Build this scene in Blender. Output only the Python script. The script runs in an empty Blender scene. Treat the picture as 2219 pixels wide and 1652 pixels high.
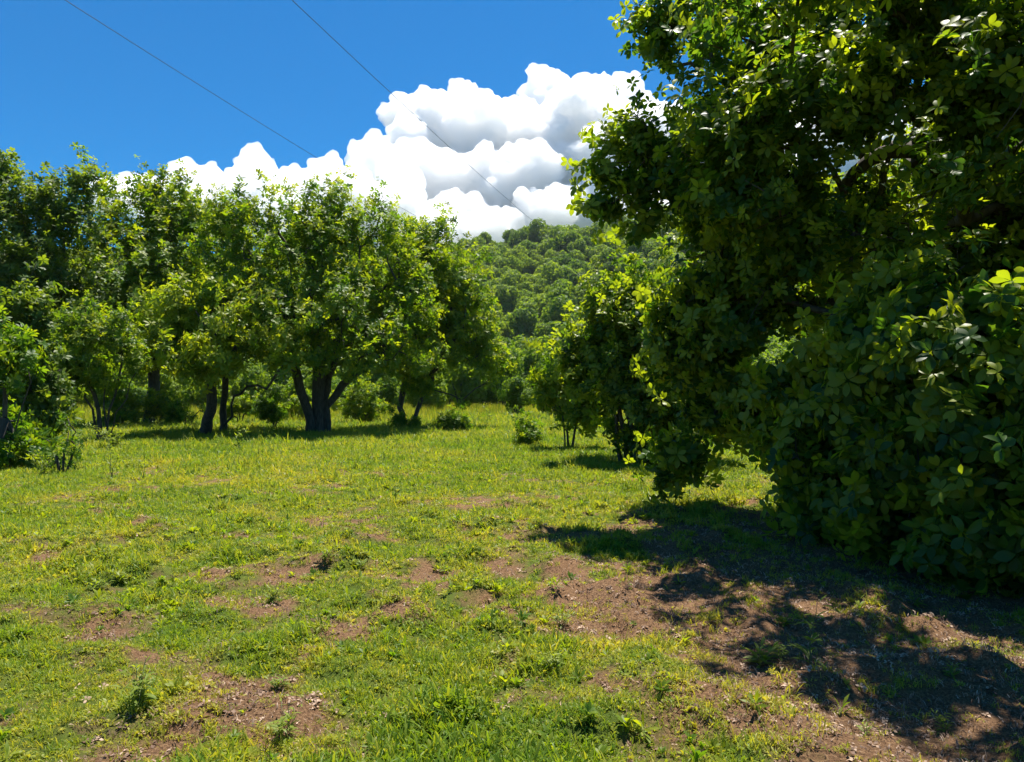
import bpy, math, random
import numpy as np
from mathutils import Vector, Matrix, Euler
random.seed(7)
RNG = np.random.default_rng(7)
scene = bpy.context.scene
COL = scene.collection
R = math.radians

# ------------------------------------------------------------------ camera
F = 26 / 36 * 2219.0            # focal length, in units of the 2219 wide view of the photograph
HORIZON = 862.0
EYE = 1.6
PITCH = math.atan((HORIZON - 826) / F)
cam = bpy.data.cameras.new('camera')
cam.lens = 26; cam.sensor_width = 36; cam.clip_start = 0.05; cam.clip_end = 12000
camo = bpy.data.objects.new('camera', cam); COL.objects.link(camo)
camo.location = (0, 0, EYE); camo.rotation_euler = (math.pi / 2 + PITCH, 0, 0)
scene.camera = camo

# ------------------------------------------------------------------ light
SUN_EL, SUN_AZ = R(71), R(23)      # azimuth measured from +Y (the view direction) towards +X
world = bpy.data.worlds.new('World'); scene.world = world; world.use_nodes = True
nt = world.node_tree; nt.nodes.clear()
wo = nt.nodes.new('ShaderNodeOutputWorld'); bg = nt.nodes.new('ShaderNodeBackground')
sky = nt.nodes.new('ShaderNodeTexSky'); sky.sky_type = 'NISHITA'; sky.sun_disc = False
sky.sun_elevation = SUN_EL; sky.sun_rotation = SUN_AZ
sky.altitude = 300; sky.air_density = 1.0; sky.dust_density = 0.25; sky.ozone_density = 3.2
mulc = nt.nodes.new('ShaderNodeMix'); mulc.data_type = 'RGBA'; mulc.blend_type = 'MULTIPLY'
mulc.inputs[0].default_value = 1; mulc.inputs[7].default_value = (0.12, 0.72, 1.12, 1)
nt.links.new(sky.outputs[0], mulc.inputs[6]); nt.links.new(mulc.outputs[2], bg.inputs[0])
bg.inputs[1].default_value = 0.057
nt.links.new(bg.outputs[0], wo.inputs[0])
sun = bpy.data.lights.new('sun', 'SUN'); sun.energy = 4.6; sun.angle = R(0.5); sun.color = (1.0, 0.945, 0.86)
suno = bpy.data.objects.new('sun', sun); COL.objects.link(suno)
sdir = Vector((math.sin(SUN_AZ) * math.cos(SUN_EL), math.cos(SUN_AZ) * math.cos(SUN_EL), math.sin(SUN_EL)))
suno.rotation_euler = sdir.to_track_quat('Z', 'Y').to_euler(); suno.location = (0, 0, 60)
scene.view_settings.view_transform = 'Standard'; scene.view_settings.look = 'None'
scene.view_settings.exposure = 1.15; scene.view_settings.gamma = 1; scene.view_settings.use_curve_mapping = False
cy = scene.cycles
cy.max_bounces = 8; cy.diffuse_bounces = 4; cy.glossy_bounces = 2; cy.transmission_bounces = 5
cy.transparent_max_bounces = 4; cy.caustics_reflective = False; cy.caustics_refractive = False
cy.sample_clamp_indirect = 4; cy.volume_bounces = 24; cy.max_bounces = 24

# ------------------------------------------------------------------ helpers
def at(px, py, d):
    u = (px - 1109.5) / F; v = (826 - py) / F
    dx, dy, dz = u, math.cos(PITCH) - v * math.sin(PITCH), math.sin(PITCH) + v * math.cos(PITCH)
    s = d / dy
    return np.array([dx * s, d, EYE + dz * s])

def on_ground(px, py):
    u = (px - 1109.5) / F; v = (826 - py) / F
    dy, dz = math.cos(PITCH) - v * math.sin(PITCH), math.sin(PITCH) + v * math.cos(PITCH)
    s = EYE / -dz
    return u * s, dy * s

def _hash(ix, iy, seed):
    h = (ix.astype(np.int64) * 374761393 + iy.astype(np.int64) * 668265263 + seed * 974634777) & 0x7fffffff
    h = ((h ^ (h >> 13)) * 1274126177) & 0x7fffffff
    return ((h ^ (h >> 16)) & 0xffffff) / float(0xffffff)

def vnoise(x, y, seed=0):
    x = np.asarray(x, float); y = np.asarray(y, float)
    ix = np.floor(x); iy = np.floor(y); fx = x - ix; fy = y - iy
    fx = fx * fx * (3 - 2 * fx); fy = fy * fy * (3 - 2 * fy)
    a = _hash(ix, iy, seed); b = _hash(ix + 1, iy, seed); c = _hash(ix, iy + 1, seed); d = _hash(ix + 1, iy + 1, seed)
    return (a * (1 - fx) + b * fx) * (1 - fy) + (c * (1 - fx) + d * fx) * fy

def fbm(x, y, sc, seed=0, o=4):
    t = 0; amp = 1; tot = 0
    x = np.asarray(x, float) / sc; y = np.asarray(y, float) / sc
    for k in range(o):
        t = t + amp * vnoise(x * 2 ** k + 17.3 * k, y * 2 ** k - 9.1 * k, seed + k); tot += amp; amp *= .5
    return t / tot

def ground_z(x, y):
    x = np.asarray(x, float); y = np.asarray(y, float)
    near = np.clip(1 - np.abs(y - 10) / 60, 0, 1)
    z = (fbm(x, y, 1.3, 5, 3) - .5) * 0.10 * near + (fbm(x, y, 9, 11, 2) - .5) * 0.22
    mound = np.clip(fbm(x, y, .42, 211, 3) - .47, 0, 1) * .42 * np.clip(1 - np.abs(y - 6) / 14, 0, 1) * np.clip(1 - (np.abs(x) - 5) / 4, 0, 1)
    return z + mound

# bare earth: each blob is an ellipse on the ground (photo position, half sizes, strength)
BARE = []
def bare(px, py, rx, ry, s):
    gx, gy = on_ground(px, py); gy0 = on_ground(px, py + ry)[1]; gy1 = on_ground(px, max(py - ry, 900))[1]
    BARE.append((gx, gy, rx / F * gy, max((gy1 - gy0) / 2, .12), s * (.80 if px > 1250 else .78)))
for b in [(1700,1190,420,60,.7),(1800,1300,520,90,.85),(2100,1400,500,90,.7),(1500,1330,260,60,.55),(1330,1370,150,60,.45),
          (1950,1600,330,90,.8),(2150,1560,150,70,.6),(1600,1500,300,60,.38),(1250,1240,130,45,.4),(700,1372,70,30,.7),(210,1400,130,35,.6),
          (340,1440,110,32,.6),(520,1500,120,50,.65),(470,1305,100,28,.6),(560,1330,60,18,.6),(870,1232,110,18,.55),
          (690,1240,50,14,.5),(1000,1075,120,16,.4),(560,1570,120,50,.55),(1000,1420,60,25,.4),(900,1500,90,30,.35),
          (60,1100,120,14,.45),(420,1165,120,14,.3),(1180,1500,120,40,.5),(1450,1620,120,50,.5),(300,1620,150,40,.4),(780,1130,90,10,.3),
          (1450,1130,160,25,.5),(1750,1120,200,20,.5),(90,1530,80,30,.35),(1180,1160,90,18,.35)]:
    bare(*b)
def cover(x, y):
    c = 0.73 + (fbm(x, y, 1.1, 31, 4) - .5) * 1.2 + (fbm(x, y, .26, 77, 3) - .5) * 1.5
    for gx, gy, rx, ry, s in BARE:
        c = c - s * 1.15 * np.exp(-(((x - gx) / rx) ** 2 + ((y - gy) / ry) ** 2))
    c = c + np.clip((y - 15) / 25, 0, .35)
    return np.clip(c, 0, 1)

def mesh_from(name, V, Fc, mat=None, smooth=True, attrs=None):
    me = bpy.data.meshes.new(name)
    V = np.asarray(V, dtype=np.float32)
    me.vertices.add(len(V)); me.vertices.foreach_set('co', V.ravel())
    if len(Fc):
        lens = np.array([len(f) for f in Fc], dtype=np.int32) if not isinstance(Fc, np.ndarray) else np.full(len(Fc), Fc.shape[1], np.int32)
        loops = np.concatenate([np.asarray(f, dtype=np.int32) for f in Fc]) if not isinstance(Fc, np.ndarray) else Fc.astype(np.int32).ravel()
        me.loops.add(len(loops)); me.loops.foreach_set('vertex_index', loops)
        me.polygons.add(len(lens)); st = np.concatenate([[0], np.cumsum(lens)[:-1]]).astype(np.int32)
        me.polygons.foreach_set('loop_start', st)
        me.polygons.foreach_set('use_smooth', np.full(len(lens), smooth))
    for k, (ty, dat) in (attrs or {}).items():
        a = me.attributes.new(k, ty, 'POINT')
        dat = np.asarray(dat)
        if ty == 'FLOAT_VECTOR': a.data.foreach_set('vector', dat.astype(np.float32).ravel())
        else: a.data.foreach_set('value', dat.astype(np.int32 if ty == 'INT' else np.float32).ravel())
    me.update(calc_edges=True)
    if mat: me.materials.append(mat)
    return me

def link(name, me, parent=None, kind=None, label=None):
    o = bpy.data.objects.new(name, me); COL.objects.link(o)
    if parent is not None: o.parent = parent
    if kind: o['kind'] = kind
    if label: o['label'] = label
    return o

def thing(name, label, cat, loc=(0, 0, 0), group=None):
    o = bpy.data.objects.new(name, None); COL.objects.link(o)
    o.empty_display_size = .3; o.location = loc
    o['label'] = label; o['category'] = cat
    if group: o['group'] = group
    return o

# ------------------------------------------------------------------ materials
def new_mat(name):
    m = bpy.data.materials.new(name); m.use_nodes = True; n = m.node_tree; n.nodes.clear()
    return m, n
def N(n, t, **kw):
    x = n.nodes.new(t)
    for k, v in kw.items(): setattr(x, k, v)
    return x
def ramp(n, fac, stops):
    r = N(n, 'ShaderNodeValToRGB'); e = r.color_ramp.elements
    while len(e) < len(stops): e.new(.5)
    for i, (p, c) in enumerate(stops): e[i].position = p; e[i].color = (*c, 1)
    n.links.new(fac, r.inputs[0]); return r

def leaf_mat(name, dark, mid, young, trans=.38, rough=.36, direct=None, spec=.3, tcol=None, rvar=.22):
    """leaf: colour runs from old dark leaves to young yellowish ones by the shoot's own 'tint' and by leaf"""
    m, n = new_mat(name)
    out = N(n, 'ShaderNodeOutputMaterial'); p = N(n, 'ShaderNodeBsdfPrincipled'); t = N(n, 'ShaderNodeBsdfTranslucent'); mx = N(n, 'ShaderNodeMixShader')
    oi = N(n, 'ShaderNodeObjectInfo'); lr = N(n, 'ShaderNodeAttribute'); lr.attribute_name = 'lr'
    s = N(n, 'ShaderNodeMath', operation='MULTIPLY_ADD'); s.inputs[1].default_value = rvar
    n.links.new(oi.outputs['Random'], s.inputs[0])
    if direct is None:
        ti = N(n, 'ShaderNodeAttribute'); ti.attribute_type = 'INSTANCER'; ti.attribute_name = 'tint'
        n.links.new(ti.outputs['Fac'], s.inputs[2])
    elif direct == 'vertex':
        ti = N(n, 'ShaderNodeAttribute'); ti.attribute_name = 'tint'; n.links.new(ti.outputs['Fac'], s.inputs[2])
    else: s.inputs[2].default_value = direct
    s2 = N(n, 'ShaderNodeMath', operation='MULTIPLY_ADD'); s2.inputs[1].default_value = .3
    n.links.new(lr.outputs['Fac'], s2.inputs[0]); n.links.new(s.outputs[0], s2.inputs[2])
    r = ramp(n, s2.outputs[0], [(0.1, dark), (.55, mid), (1.0, young)])
    n.links.new(r.outputs[0], p.inputs['Base Color'])
    p.inputs['Roughness'].default_value = rough
    p.inputs['Specular IOR Level'].default_value = spec
    hs = N(n, 'ShaderNodeMix', data_type='RGBA', blend_type='MULTIPLY'); hs.inputs[0].default_value = 1
    hs.inputs[7].default_value = (*(tcol or (2.6, 2.4, .5)), 1)
    n.links.new(r.outputs[0], hs.inputs[6]); n.links.new(hs.outputs[2], t.inputs[0])
    mx.inputs[0].default_value = trans
    n.links.new(p.outputs[0], mx.inputs[1]); n.links.new(t.outputs[0], mx.inputs[2]); n.links.new(mx.outputs[0], out.inputs[0])
    return m

def bark_mat(name, a, b):
    m, n = new_mat(name)
    out = N(n, 'ShaderNodeOutputMaterial'); p = N(n, 'ShaderNodeBsdfPrincipled')
    tc = N(n, 'ShaderNodeTexCoord'); mp = N(n, 'ShaderNodeMapping'); mp.inputs['Scale'].default_value = (1, 1, .3)
    ns = N(n, 'ShaderNodeTexNoise'); ns.inputs['Scale'].default_value = 14; ns.inputs['Detail'].default_value = 6
    n.links.new(tc.outputs['Object'], mp.inputs[0]); n.links.new(mp.outputs[0], ns.inputs[0])
    r = ramp(n, ns.outputs[0], [(.3, a), (.7, b)])
    n.links.new(r.outputs[0], p.inputs['Base Color']); p.inputs['Roughness'].default_value = .9
    bp = N(n, 'ShaderNodeBump'); bp.inputs['Strength'].default_value = .8; bp.inputs['Distance'].default_value = .03
    n.links.new(ns.outputs[0], bp.inputs['Height']); n.links.new(bp.outputs[0], p.inputs['Normal'])
    n.links.new(p.outputs[0], out.inputs[0]); return m

BARK = bark_mat('bark', (.030, .024, .018), (.095, .078, .058))
L_OLIVE = leaf_mat('leaf_olive', (.034, .090, .013), (.090, .168, .015), (.20, .24, .018), .48, .50)
L_LIME = leaf_mat('leaf_lime', (.055, .120, .013), (.12, .205, .017), (.23, .27, .02), .46, .50)
L_BLUE = leaf_mat('leaf_blue_green', (.032, .078, .018), (.072, .125, .020), (.15, .20, .025), .45, .50)
L_DARK = leaf_mat('leaf_dark', (.020, .060, .012), (.052, .114, .016), (.20, .245, .018), .50, .42, tcol=(2.5, 2.4, .6))
L_DARK_ONE = leaf_mat('leaf_dark_single', (.020, .060, .012), (.052, .114, .016), (.20, .245, .018), .50, .42, tcol=(2.5, 2.4, .6), direct=.12)
L_FAR = leaf_mat('leaf_far', (.030, .078, .018), (.080, .150, .022), (.18, .25, .030), .42, .6, direct='vertex', spec=.2, rvar=.45)
L_WEED = leaf_mat('leaf_weed', (.06, .11, .014), (.12, .18, .018), (.20, .24, .03), .42, .5, direct='vertex')
L_GRASS = leaf_mat('grass_blade', (.046, .112, .012), (.155, .245, .018), (.36, .34, .05), .45, .5, tcol=(1.9, 1.7, .6))
L_STRAW = leaf_mat('straw', (.06, .035, .022), (.17, .10, .062), (.50, .36, .25), .15, .7, tcol=(1, .9, .7))

def soil_mat():
    m, n = new_mat('soil_and_turf')
    out = N(n, 'ShaderNodeOutputMaterial'); p = N(n, 'ShaderNodeBsdfPrincipled')
    tc = N(n, 'ShaderNodeTexCoord')
    n1 = N(n, 'ShaderNodeTexNoise'); n1.inputs['Scale'].default_value = 9; n1.inputs['Detail'].default_value = 8; n1.inputs['Roughness'].default_value = .7
    n2 = N(n, 'ShaderNodeTexNoise'); n2.inputs['Scale'].default_value = 60; n2.inputs['Detail'].default_value = 6; n2.inputs['Roughness'].default_value = .75
    n3 = N(n, 'ShaderNodeTexNoise'); n3.inputs['Scale'].default_value = .6; n3.inputs['Detail'].default_value = 6
    for q in (n1, n2, n3): n.links.new(tc.outputs['Object'], q.inputs[0])
    soil = ramp(n, n2.outputs[0], [(.3, (.045, .027, .016)), (.5, (.175, .096, .048)), (.72, (.40, .25, .130))])
    turf = ramp(n, n1.outputs[0], [(.3, (.030, .050, .009)), (.5, (.075, .110, .013)), (.75, (.15, .165, .028))])
    at_ = N(n, 'ShaderNodeAttribute'); at_.attribute_name = 'cover'
    ad = N(n, 'ShaderNodeMath', operation='MULTIPLY_ADD'); ad.inputs[1].default_value = .7
    n.links.new(n1.outputs[0], ad.inputs[0]); n.links.new(at_.outputs['Fac'], ad.inputs[2])
    mr = N(n, 'ShaderNodeMapRange'); mr.inputs['From Min'].default_value = .62; mr.inputs['From Max'].default_value = 1.05
    n.links.new(ad.outputs[0], mr.inputs[0])
    mx = N(n, 'ShaderNodeMix', data_type='RGBA')
    n.links.new(mr.outputs[0], mx.inputs[0]); n.links.new(soil.outputs[0], mx.inputs[6]); n.links.new(turf.outputs[0], mx.inputs[7])
    n.links.new(mx.outputs[2], p.inputs['Base Color']); p.inputs['Roughness'].default_value = .95
    p.inputs['Specular IOR Level'].default_value = .15
    bp = N(n, 'ShaderNodeBump'); bp.inputs['Strength'].default_value = 1; bp.inputs['Distance'].default_value = .025
    n.links.new(n2.outputs[0], bp.inputs['Height']); n.links.new(bp.outputs[0], p.inputs['Normal'])
    n.links.new(p.outputs[0], out.inputs[0]); return m
SOIL = soil_mat()

# ------------------------------------------------------------------ ground, hill
def axis(fine, step, far, growth):
    a = list(np.arange(0, fine, step)); s = step
    while a[-1] < far: s *= growth; a.append(a[-1] + s)
    return np.array(a)
ax = axis(7, .11, 2500, 1.14); xs = np.concatenate([-ax[:0:-1], ax])
ay = axis(16, .11, 2500, 1.10); yb = axis(4, .4, 2500, 1.3); ys = np.concatenate([-yb[:0:-1], ay])
X, Y = np.meshgrid(xs, ys)
Z = ground_z(X, Y)
V = np.stack([X.ravel(), Y.ravel(), Z.ravel()], 1)
nx, ny = len(xs), len(ys)
i = np.arange(ny - 1)[:, None] * nx + np.arange(nx - 1)[None]
Q = np.stack([i, i + 1, i + 1 + nx, i + nx], -1).reshape(-1, 4)
link('ground', mesh_from('ground', V, Q, SOIL, attrs={'cover': ('FLOAT', cover(X, Y).ravel())}), kind='structure')

SKYLINE = [(-1400, 470), (-200, 560), (700, 560), (985, 545), (1030, 530), (1110, 520), (1200, 512), (1290, 490), (1380, 478), (1500, 450), (1800, 400), (2200, 380), (2800, 440), (4200, 600)]
def hill_z(x, y):
    """wooded hill: rises from 110 m to a crest at about 420 m"""
    x = np.asarray(x, float); y = np.asarray(y, float)
    px = 1109.5 + x / np.maximum(y, 1) * F
    crest = np.interp(px, [s[0] for s in SKYLINE], [(HORIZON - s[1] - 20) / F for s in SKYLINE])
    t = np.clip((y - 190) / 300, 0, 1)
    h = (t ** 1.15) * crest * 490
    h = h + (fbm(x, y, 60, 3, 3) - .5) * 16 * t
    return h - np.clip((y - 500) / 600, 0, 1) * 30 - 1.2
hx = np.linspace(-900, 1100, 130); hy = np.concatenate([np.linspace(125, 540, 70), np.linspace(570, 1400, 12)])
X, Y = np.meshgrid(hx, hy); Z = hill_z(X, Y); Z[-1] = -3
i = np.arange(len(hy) - 1)[:, None] * len(hx) + np.arange(len(hx) - 1)[None]
Q = np.stack([i, i + 1, i + 1 + len(hx), i + len(hx)], -1).reshape(-1, 4)
HM, n = new_mat('hill_floor'); o_ = N(n, 'ShaderNodeOutputMaterial'); p_ = N(n, 'ShaderNodeBsdfPrincipled')
ns = N(n, 'ShaderNodeTexNoise'); ns.inputs['Scale'].default_value = .4; ns.inputs['Detail'].default_value = 8
tc = N(n, 'ShaderNodeTexCoord'); n.links.new(tc.outputs['Object'], ns.inputs[0])
r_ = ramp(n, ns.outputs[0], [(.35, (.03, .045, .012)), (.7, (.07, .085, .02))]); n.links.new(r_.outputs[0], p_.inputs['Base Color'])
p_.inputs['Roughness'].default_value = 1; n.links.new(p_.outputs[0], o_.inputs[0])
link('hill', mesh_from('hill', np.stack([X.ravel(), Y.ravel(), Z.ravel()], 1), Q, HM), kind='structure')

# ------------------------------------------------------------------ leaves
def leaf_geo(L, W, droop=.25, fold=.18, nseg=5, obov=.6, wavy=0.0, rnd=None):
    """one leaf along +X, upper face +Z, short petiole; returns verts, faces"""
    ts = np.linspace(0, 1, nseg + 1)
    V = []; Fc = []
    pet = .08 * L
    for k, t in enumerate(ts):
        w = W * .5 * (math.sin(math.pi * t ** (1 + obov * .55)) ** .8 if 0 < t < 1 else 0)
        z = -droop * L * t * t
        x = pet + L * t * (1 - .12 * droop * t)
        wz = wavy * W * math.sin(7 * t)
        if k == 0 or k == nseg: V.append((x, 0, z))
        else: V += [(x, -w, z + fold * w + wz), (x, 0, z), (x, w, z + fold * w - wz)]
    def idx(k, s):
        if k == 0: return 0
        if k == nseg: return len(V) - 1
        return 1 + (k - 1) * 3 + s
    for k in range(nseg):
        a, b, c = (idx(k, s) for s in range(3)); d, e, f = (idx(k + 1, s) for s in range(3))
        for q in ((a, b, e, d), (b, c, f, e)):
            q2 = []
            for u in q:
                if u not in q2: q2.append(u)
            Fc.append(tuple(q2))
    return np.array(V), Fc

def rot_zyx(az, el, roll):
    return np.array(Euler((roll, -el, az), 'XYZ').to_matrix())

def rosette(name, mat, n, L, W, el0, el1, seed, nseg=4, stem=.0, **kw):
    """whorl of leaves round +Z"""
    rg = np.random.default_rng(seed); V = []; Fc = []; lr = []; leafs = []
    for k in range(n):
        az = 2 * math.pi * (k + rg.uniform(-.25, .25)) / n * (1 if n < 9 else 1.618)
        el = R(rg.uniform(el0, el1)); s = rg.uniform(.75, 1.12)
        v, f = leaf_geo(L * s, W * s * rg.uniform(.9, 1.1), droop=rg.uniform(.1, .4), nseg=nseg, **kw)
        M = rot_zyx(az, el, rg.uniform(-.35, .35))
        off = np.array([0, 0, -stem * k / n])
        leafs.append((M.copy(), off.copy(), s))
        b = len(V); V += list((M @ v.T).T + off); Fc += [tuple(b + q for q in g) for g in f]; lr += [rg.random()] * len(v)
    me = mesh_from(name, V, Fc, mat, attrs={'lr': ('FLOAT', lr)})
    return me, leafs

def proto_collection(name, meshes):
    c = bpy.data.collections.new(name)
    for k, me in enumerate(meshes):
        o = bpy.data.objects.new('%s_%02d' % (name, k), me); c.objects.link(o)
    return c

_groups = {}
def inst_group(col):
    if col.name in _groups: return _groups[col.name]
    g = bpy.data.node_groups.new('scatter_' + col.name, 'GeometryNodeTree')
    g.interface.new_socket('Geometry', in_out='INPUT', socket_type='NodeSocketGeometry')
    g.interface.new_socket('Geometry', in_out='OUTPUT', socket_type='NodeSocketGeometry')
    gi = g.nodes.new('NodeGroupInput'); go = g.nodes.new('NodeGroupOutput')
    ip = g.nodes.new('GeometryNodeInstanceOnPoints'); ci = g.nodes.new('GeometryNodeCollectionInfo')
    ci.inputs['Collection'].default_value = col; ci.inputs['Separate Children'].default_value = True; ci.inputs['Reset Children'].default_value = True
    ip.inputs['Pick Instance'].default_value = True
    def na(nm, ty):
        a = g.nodes.new('GeometryNodeInputNamedAttribute'); a.data_type = ty; a.inputs['Name'].default_value = nm; return a.outputs[0]
    e2r = g.nodes.new('FunctionNodeEulerToRotation')
    g.links.new(gi.outputs[0], ip.inputs['Points']); g.links.new(ci.outputs[0], ip.inputs['Instance'])
    g.links.new(na('idx', 'INT'), ip.inputs['Instance Index']); g.links.new(na('rot', 'FLOAT_VECTOR'), e2r.inputs[0])
    g.links.new(e2r.outputs[0], ip.inputs['Rotation']); g.links.new(na('scl', 'FLOAT'), ip.inputs['Scale'])
    g.links.new(ip.outputs[0], go.inputs[0]); _groups[col.name] = g; return g

def mats_from_dir(D, spin):
    """rotation matrices whose Z axis is D, with a spin about it"""
    D = D / np.maximum(np.linalg.norm(D, axis=1, keepdims=True), 1e-9)
    up = np.where(np.abs(D[:, 2:3]) > .98, np.array([[1., 0, 0]]), np.array([[0, 0, 1.]]))
    X = np.cross(up, D); X /= np.linalg.norm(X, axis=1, keepdims=True); Yv = np.cross(D, X)
    c, s = np.cos(spin)[:, None], np.sin(spin)[:, None]
    return np.stack([X * c + Yv * s, -X * s + Yv * c, D], 2)
def to_euler(M):
    y = -np.arcsin(np.clip(M[:, 2, 0], -1, 1)); x = np.arctan2(M[:, 2, 1], M[:, 2, 2]); z = np.arctan2(M[:, 1, 0], M[:, 0, 0])
    return np.stack([x, y, z], 1)

def scatter(name, col, P, M, scl, idx, tint, parent=None, kind='stuff', label=None):
    me = mesh_from(name, P, [], None, attrs={'rot': ('FLOAT_VECTOR', to_euler(M)), 'scl': ('FLOAT', scl), 'idx': ('INT', idx), 'tint': ('FLOAT', tint)})
    o = link(name, me, parent, kind, label)
    md = o.modifiers.new('scatter', 'NODES'); md.node_group = inst_group(col)
    return o

def leafset(tag, mat, L, W, n=(5, 7), el=(-5, 45), seeds=(1, 2, 3, 4), nseg=3, **kw):
    me = []; info = []
    for s in seeds:
        m, i = rosette(tag, mat, n[0] + s % (n[1] - n[0] + 1), L, W, el[0], el[1], s * 13 + len(tag), nseg=nseg, stem=L * .35, **kw)
        me.append(m); info.append(i)
    return proto_collection(tag, me), info
C_OLIVE, _ = leafset('olive_shoot', L_OLIVE, .185, .095)
C_LIME, _ = leafset('lime_shoot', L_LIME, .24, .10, el=(-25, 30))
C_BLUE, _ = leafset('blue_green_shoot', L_BLUE, .19, .10)
C_DARK, I_DARK = leafset('dark_shoot', L_DARK, .138, .068, n=(6, 8), el=(-30, 45), nseg=5, wavy=.06)
C_SMALL, _ = leafset('small_shoot', L_OLIVE, .13, .055, n=(6, 8))
LEAF_VARIANTS = []
for k in range(4):
    v, f = leaf_geo(.138, .068, droop=.12 + .12 * k, nseg=5, fold=.12 + .07 * k, wavy=.06)
    LEAF_VARIANTS.append(mesh_from('leaf', v, f, L_DARK_ONE, attrs={'lr': ('FLOAT', np.full(len(v), .15 + .2 * k))}))

# ------------------------------------------------------------------ trees
def sample_lobes(lobes, n, rg, shell=.55):
    """points in a union of balls (x,y,z,r[,zs]), denser towards the outside"""
    w = np.array([max(l[3], .18) ** 1.9 for l in lobes]); w /= w.sum()
    k = rg.choice(len(lobes), n, p=w); d = rg.normal(size=(n, 3)); d /= np.linalg.norm(d, axis=1, keepdims=True)
    rad = rg.random(n) ** (1 / 3); rad = shell * (.72 + .28 * rg.random(n)) + (1 - shell) * rad
    Lb = np.array([(l + (1.,))[:5] for l in [tuple(q) for q in lobes]])
    s = Lb[k]; P = s[:, :3] + d * (rad * s[:, 3])[:, None] * np.stack([np.ones(n), np.ones(n), s[:, 4]], 1)
    return P, d

def grow(stems, tips, rg, seg=.55, wiggle=.10, arch=.12, pen=.28):
    P = []; par = []; plen = []
    for s in stems:
        prev = -1
        for q in s:
            P.append(np.array(q, float)); par.append(prev); prev = len(P) - 1
            plen.append(0 if par[-1] < 0 else plen[par[-1]] + np.linalg.norm(P[-1] - P[par[-1]]))
    nstem = len(P)
    cap = nstem + len(tips) * 16
    A = np.zeros((cap, 3)); A[:nstem] = P; PL = np.zeros(cap); PL[:nstem] = plen
    ok = np.zeros(cap, bool); cnt = nstem
    zmin = [min(q[2] for q in s) for s in stems]
    base = 0
    for s in stems:                      # no branches from the lowest part of a stem
        h = s[-1][2] - s[0][2]
        for j, q in enumerate(s): ok[base + j] = (q[2] - s[0][2] > .42 * h) or j == len(s) - 1
        base += len(s)
    c0 = np.mean([s[-1] for s in stems], axis=0)
    order = np.argsort(np.linalg.norm(tips - c0, axis=1))
    tipidx = []
    for o in order:
        t = tips[o]; dd = np.linalg.norm(A[:cnt] - t, axis=1)
        cost = dd + pen * PL[:cnt]; cost[~ok[:cnt]] = 1e9
        j = int(np.argmin(cost)); dist = dd[j]; m = max(1, min(14, int(math.ceil(dist / seg))))
        a = A[j].copy(); side = rg.normal(size=3) * wiggle * dist; side[2] += arch * dist
        prev = j
        for q in range(1, m + 1):
            u = q / m; p = a + (t - a) * u + side * math.sin(math.pi * u) + (rg.normal(size=3) * .03 * seg if q < m else 0)
            A[cnt] = p; PL[cnt] = PL[prev] + np.linalg.norm(p - A[prev]); par.append(prev); ok[cnt] = True
            prev = cnt; cnt += 1
        tipidx.append((prev, o))
    return A[:cnt], np.array(par), tipidx, nstem

def tubes(A, par, tipr, rootr, rootn, expo=2.3):
    n = len(A); r = np.zeros(n); acc = np.zeros(n); kids = [[] for _ in range(n)]
    for i in range(n - 1, -1, -1):
        r[i] = max(tipr, acc[i] ** (1 / expo))
        if par[i] >= 0: acc[par[i]] += r[i] ** expo; kids[par[i]].append(i)
    mx = max(r[i] for i in range(n) if par[i] < 0)
    r = tipr + (r - tipr) * ((rootr - tipr) / max(mx - tipr, 1e-6))
    return r, kids

def tube_parts(A, par, r, kids, limb_min, ground=0.0, flare=.35, minr=0.0):
    """cuts the skeleton into chains and the chains into trunk and limbs; returns dict id -> (V, F)"""
    out = {}; nid = 0
    stack = [(i, -1, 0) for i in range(len(A)) if par[i] < 0]
    stack = [(i, -1, k) for k, (i, _, _) in enumerate(stack)]; nid = len(stack); trunkids = set(range(nid))
    while stack:
        s, p, gid = stack.pop()
        chain = [s]
        while kids[chain[-1]]:
            ks = sorted(kids[chain[-1]], key=lambda q: -r[q]); here = chain[-1]
            for q in ks[1:]:
                g = gid
                if gid in trunkids and r[q] > limb_min: g = nid; nid += 1
                stack.append((q, here, g))
            chain.append(ks[0])
        if r[chain[0]] < minr: continue
        pts = ([A[p]] if p >= 0 else []) + [A[c] for c in chain]
        rr = ([min(r[s], r[p])] if p >= 0 else []) + [r[c] for c in chain]
        if len(pts) < 2: continue
        V, Fc = out.setdefault(gid, ([], []))
        ns = 10 if rr[0] > .15 else 7 if rr[0] > .06 else 4 if rr[0] > .02 else 3
        pts = np.array(pts); T = np.gradient(pts, axis=0); T /= np.maximum(np.linalg.norm(T, axis=1, keepdims=True), 1e-9)
        ref = np.array([.31, .95, .05]); b0 = len(V)
        for k in range(len(pts)):
            u = np.cross(T[k], ref); u /= max(np.linalg.norm(u), 1e-6); w = np.cross(T[k], u)
            rad = rr[k]
            hgt = pts[k][2] - ground
            if p < 0 and hgt < .9: rad *= 1 + flare * max(0, 1 - max(hgt, 0) / .9) ** 2
            for a in range(ns):
                an = 2 * math.pi * a / ns
                lump = 1 + (.14 * math.sin(3 * an + k * .4) if rad > .1 else 0)
                V.append(pts[k] + (u * math.cos(an) + w * math.sin(an)) * rad * lump)
        for k in range(len(pts) - 1):
            for a in range(ns):
                c = b0 + k * ns; Fc.append((c + a, c + (a + 1) % ns, c + ns + (a + 1) % ns, c + ns + a))
        Fc.append(tuple(b0 + (len(pts) - 1) * ns + a for a in range(ns)))
    return out, trunkids

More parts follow.
